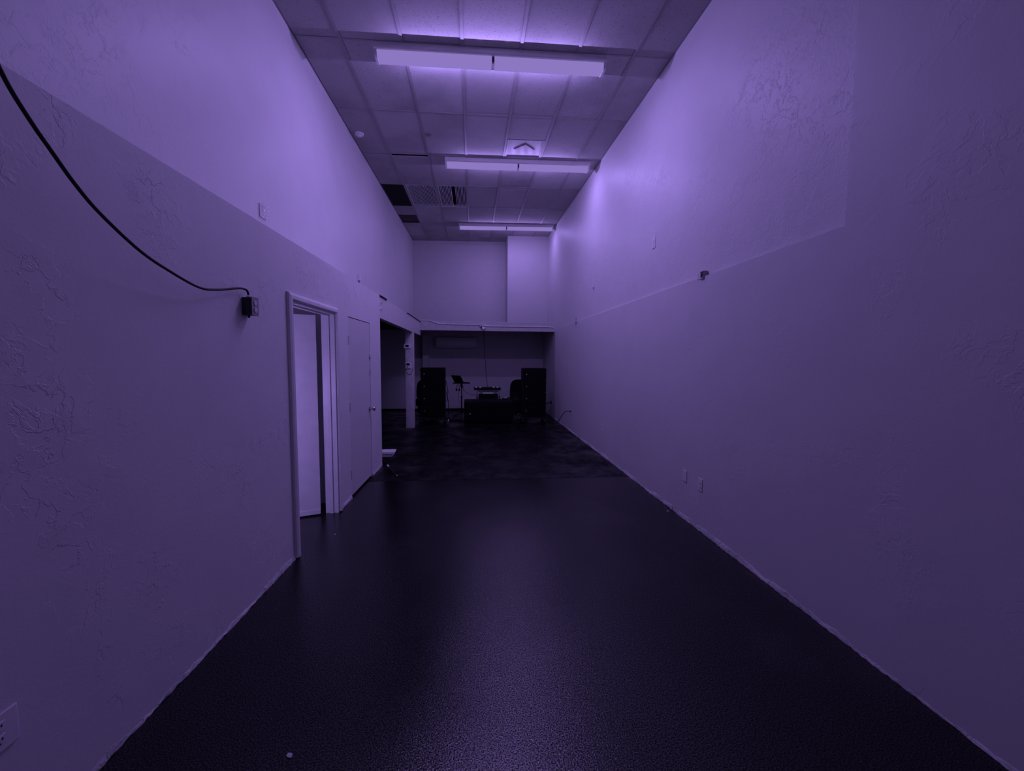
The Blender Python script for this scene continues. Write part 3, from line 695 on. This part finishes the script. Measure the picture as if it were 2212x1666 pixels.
# laptop stand, laptop, headphones
SXp, SYp = -.321, 10.56
t = thing('laptop_stand', 'black tripod stand holding the laptop', 'stand', (SXp, SYp, 0))
MB().cyl((0, 0, .12), (0, 0, .56), .017, n=12).build('pole', 'black_plastic', t, True)
MB().cyl((0, 0, .5605), (0, 0, .90), .012, n=12).build('inner_pole', 'black_plastic', t, True)
MB().lathe([(.022, 0), (.026, .02), (.022, .05)], (0, 0, .535), n=14).build('collar', 'black_plastic', t, True)
for k in range(3):
    a = math.radians(30 + 120 * k); MB().cyl((.02 * math.cos(a), .02 * math.sin(a), .165), (.27 * math.cos(a), .27 * math.sin(a), .012), .010, n=8).build('leg', 'black_plastic', t)
MB().lathe([(.045, 0), (.05, .03), (.02, .06)], (0, 0, .14), n=14).build('leg_hub', 'black_plastic', t, True)
MB().box(-.03, .03, -.03, .03, .82, .915, .006, 1).build('tilt_head', 'black_plastic', t)
MB().box(-.228, .222, -.15, .17, .925, .940, .004, 1).build('tray', 'black_plastic', t)
MB().box(-.02, .02, -.02, .02, .9155, .9245).build('tray_mount', 'black_plastic', t)
MB().box(.012, .03, -.005, .005, .80, .84, .002, 1).build('clamp_knob', 'black_plastic', t)
a = math.radians(-40)
t = thing('laptop', 'open black laptop tilted on the tripod stand, seen from behind', 'laptop', (SXp - .065, SYp - .02, .9405), a)
MB().box(-.165, .165, 0, .21, 0, .016, .004, 1).build('base', 'black_plastic', t)
sc = MB().box(-.165, .165, -.004, .004, 0, .222, .003, 1).build('screen', 'screen_black', t); sc.location = (0, -.002, .0175); sc.rotation_euler = (math.radians(35), 0, 0)
MB().box(-.15, .15, .0042, .005, .012, .205).build('display', 'screen_black', sc)
t = thing('headphones', 'black headphones hanging under the laptop tray', 'headphones', (SXp - .085, SYp - .215, .845))
MB().tube([(.035 * math.cos(x) * 1.0 - .0, 0, .06 * math.sin(x)) for x in [math.radians(d) for d in range(-50, 240, 20)]], .007, 6, 3).build('headband', 'black_plastic', t, True)
for s, q in ((-1, -.022), (1, .022)): MB().lathe([(.03, 0), (.034, .012), (.03, .03)], (q - .002, -.01, -.068), (s * .8, .2, -.2), n=14).build('ear_cup', 'black_plastic', t, True)
MB().tube([(.0, .0, .066), (.0, .03, .085), (.0, .055, .0895)], .004, 6, 3).build('hook', 'black_plastic', t)
tag(MB().tube([(SXp + .03, 10.60, .86), (-.25, 10.62, .72), (-.12, 10.62, .64), (.0, 10.62, .615), (.088, 10.66, .61)], .005, 6, 6).build('laptop_cable', 'black_rubber', None, True), 'thin black cable drooping from the laptop stand to the road case', 'cable')
tag(MB().tube([(-.40, 10.55, .74), (-.41, 10.62, .60), (-.39, 10.66, .45), (-.345, 10.62, .34), (-.30, 10.6, .25)], .004, 6, 6).build('headphone_cable', 'black_rubber', None, True), 'thin black cable hanging from the headphones beside the pole', 'cable')
tag(MB().tube([(-.682, 9.86, 1.03), (-.655, 9.88, .88), (-.635, 9.9, .75), (-.66, 9.9, .65), (-.625, 9.92, .50), (-.63, 9.92, .35), (-.625, 9.92, .20), (-.61, 9.98, .02), (-.5, 10.05, .012)], .008, 6, 6).build('speaker_cable', 'black_rubber', None, True), 'black speaker cable down the right edge of the left stack', 'cable')
tag(MB().tube([(-.69, 9.84, .80), (-.66, 9.86, .70), (-.64, 9.87, .60), (-.67, 9.86, .52), (-.69, 9.84, .50)], .007, 6, 6).build('link_cable', 'black_rubber', None, True), 'short black link cable between cabinets of the left stack', 'cable')
# power strip on the floor
t = thing('power_strip', 'black power strip with a small pale light on the floor', 'power strip', (-.50, 10.15, 0), .1)
MB().box(-.17, .17, -.028, .028, 0, .04, .006, 2).build('body', 'black_plastic', t)
for k in range(5): MB().box(-.10 + k * .05 - .014, -.10 + k * .05 + .014, -.016, .016, .0402, .043, .001, 1).build('socket', 'dark_metal', t)
MB().box(-.155, -.135, -.0296, -.0284, .010, .030).build('pilot_light', 'led', t)
# swivel chairs
def chair(label, x, y, rz):
    t = thing('swivel_chair', label, 'chair', (x, y, 0), rz)
    out = []
    for i in range(28):
        a = 2 * math.pi * i / 28; c, s = math.cos(a), math.sin(a)
        out.append((.265 * math.copysign(abs(c) ** .55, c) * (1 - .10 * s), .75 + .285 * math.copysign(abs(s) ** .6, s)))
    mb = MB(); lay = []
    for yy, k in ((-.035, .88), (-.05, .97), (-.03, 1.0), (.03, 1.0), (.05, .95), (.06, .8)):
        lay.append([mb.bm.verts.new((px * k, yy, .79 + (pz - .79) * k)) for px, pz in out])
    for A, B in zip(lay, lay[1:]):
        for i in range(28): mb.bm.faces.new((A[i], A[(i + 1) % 28], B[(i + 1) % 28], B[i]))
    mb.bm.faces.new(lay[0]); mb.bm.faces.new(list(reversed(lay[-1])))
    b = mb.build('backrest', 'black_leather', t, True); b.location = (0, -.24, 0)
    MB().box(-.30, .30, -.26, .24, .32, .53, .05, 3).build('seat', 'black_leather', t, True)
    MB().box(-.25, .25, -.22, .20, .135, .3195, .02, 2).build('lower_frame', 'black_plastic', t)
    MB().box(-.03, .03, -.315, -.275, .36, .64, .006, 1).build('back_bracket', 'black_plastic', t)
    MB().cyl((0, 0, .09), (0, 0, .134), .028, n=12).build('post', 'dark_metal', t, True)
    for k in range(5):
        a = 2 * math.pi * k / 5 + .3; l = MB().cyl((.03 * math.cos(a), .03 * math.sin(a), .115), (.28 * math.cos(a), .28 * math.sin(a), .08), .022, .016, n=8).build('leg', 'black_plastic', t)
        MB().cyl((.27 * math.cos(a) - .012, .27 * math.sin(a), .0285), (.27 * math.cos(a) + .012, .27 * math.sin(a), .0285), .028, n=12).build('caster', 'black_rubber', l)
    return t
chair('black padded chair with rounded back beside the right stack', 1.215, 10.75, .05)
chair('black padded chair mostly hidden behind the left stack', -1.20, 10.75, -.1)
# cords by the right wall
t = thing('plug_cord', 'black cord curving from the floor up to the right wall outlet', 'cord', (0, 0, 0))
MB().tube([(XRL(8.4) - .032, 8.402, .45), (XRL(8.5) - .06, 8.47, .452), (2.04, 8.7, .40), (2.02, 8.95, .26), (2.0, 9.2, .10), (1.96, 9.36, .018), (1.92, 9.46, .010), (1.90, 9.60, .009), (1.895, 9.9, .009)], .007, 8, 6).build('cable', 'black_rubber', t, True)
MB().box(XRL(8.4) - .040, XRL(8.4) - .0095, 8.388, 8.416, .438, .464, .004, 1).build('plug', 'black_rubber', t)
for dz, lab in ((.022, 'upper black plug and cord behind the right stack'), (-.022, 'lower black plug and cord behind the right stack')):
    t = thing('plug_cord', lab, 'cord', (0, 0, 0))
    X = XRL(10.6)
    MB().box(X - .06, X - .0095, 10.584, 10.616, .40 + dz - .015, .40 + dz + .015, .004, 1).build('plug', 'black_rubber', t)
    MB().tube([(X - .058, 10.6, .40 + dz), (X - .12, 10.59, .39 + dz * .6), (X - .2, 10.56, .33 + dz), (X - .26, 10.5, .2 + dz), (X - .28 + dz, 10.4, .02), (X - .34 + dz, 10.3, .009)], .008, 8, 5).build('cable', 'black_rubber', t, True)

# ------------------------------------------------------------------ things lying on the floor
for k, lab in enumerate(['bottom', 'second from the bottom', 'second from the top', 'topmost']):
    zb, xe = .0005 + k * .0195, -1.305 + k * .008
    o = MB().poly_prism([(-1.62, zb), (xe - .018, zb), (xe - .006, zb + .004), (xe, zb + .009), (xe - .006, zb + .0145), (xe - .018, zb + .0185), (-1.62, zb + .0185)], 'y', 6.44 + .008 * (k % 2), 6.66)
    es = [e for e in o.bm.edges if all(abs(v.co.y - (6.44 + .008 * (k % 2))) < 1e-5 for v in e.verts)]
    bmesh.ops.bevel(o.bm, geom=es, offset=.006, segments=3, affect='EDGES', profile=.5)
    o = o.build('folded_cloth', 'cloth_white', None, True)
    tag(o, lab + ' white folded cloth of the stack past the wall end', 'cloth', 'folded white cloths')
t = thing('broom_handle', 'black pole with a white sleeve lying on the floor at the wall end', 'broom', (-1.022, 5.335, .0135))
d = Vector((-1.45 + 1.022, 6.31 - 5.335, 0)); 
def along(u): return tuple(d * u)
MB().cyl(along(0.02), along(.47), .0125, n=12).build('grip', 'black_plastic', t, True)
MB().cyl(along(.471), along(.57), .0132, n=12).build('sleeve', 'plate_white', t, True)
MB().cyl(along(.571), along(1.0), .0105, n=12).build('pole', 'black_plastic', t, True)
MB().lathe([(.0125, 0), (.011, -.012), (.004, -.02)], along(.02), tuple(d.normalized()), n=12).build('tip', 'grey_metal', t, True)
def scrap(label, x, y, s):
    pts = [(math.cos(a) * s * random.uniform(.6, 1.1), math.sin(a) * s * random.uniform(.5, 1.0)) for a in [2 * math.pi * i / 6 for i in range(6)]]
    mb = MB(); mb.poly_prism(pts, 'z', 0.0005, s * .25); o = mb.build('paint_chip', 'cardboard_scrap', None); o.location = (x, y, 0); o.rotation_euler = (0, 0, jit(3))
    tag(o, label, 'chip', 'chips on the floor')
scrap('pale paint chip on the floor nearest the camera', -.738, 1.564, .016)
scrap('pale plaster crumb at the notch in the right wall foot', 2.035, 3.90, .014)
scrap('pale crumb on the floor by the right wall farther in', 1.93, 7.05, .012)
scrap('pale crumb on the floor in front of the open doorway', -1.25, 3.62, .008)
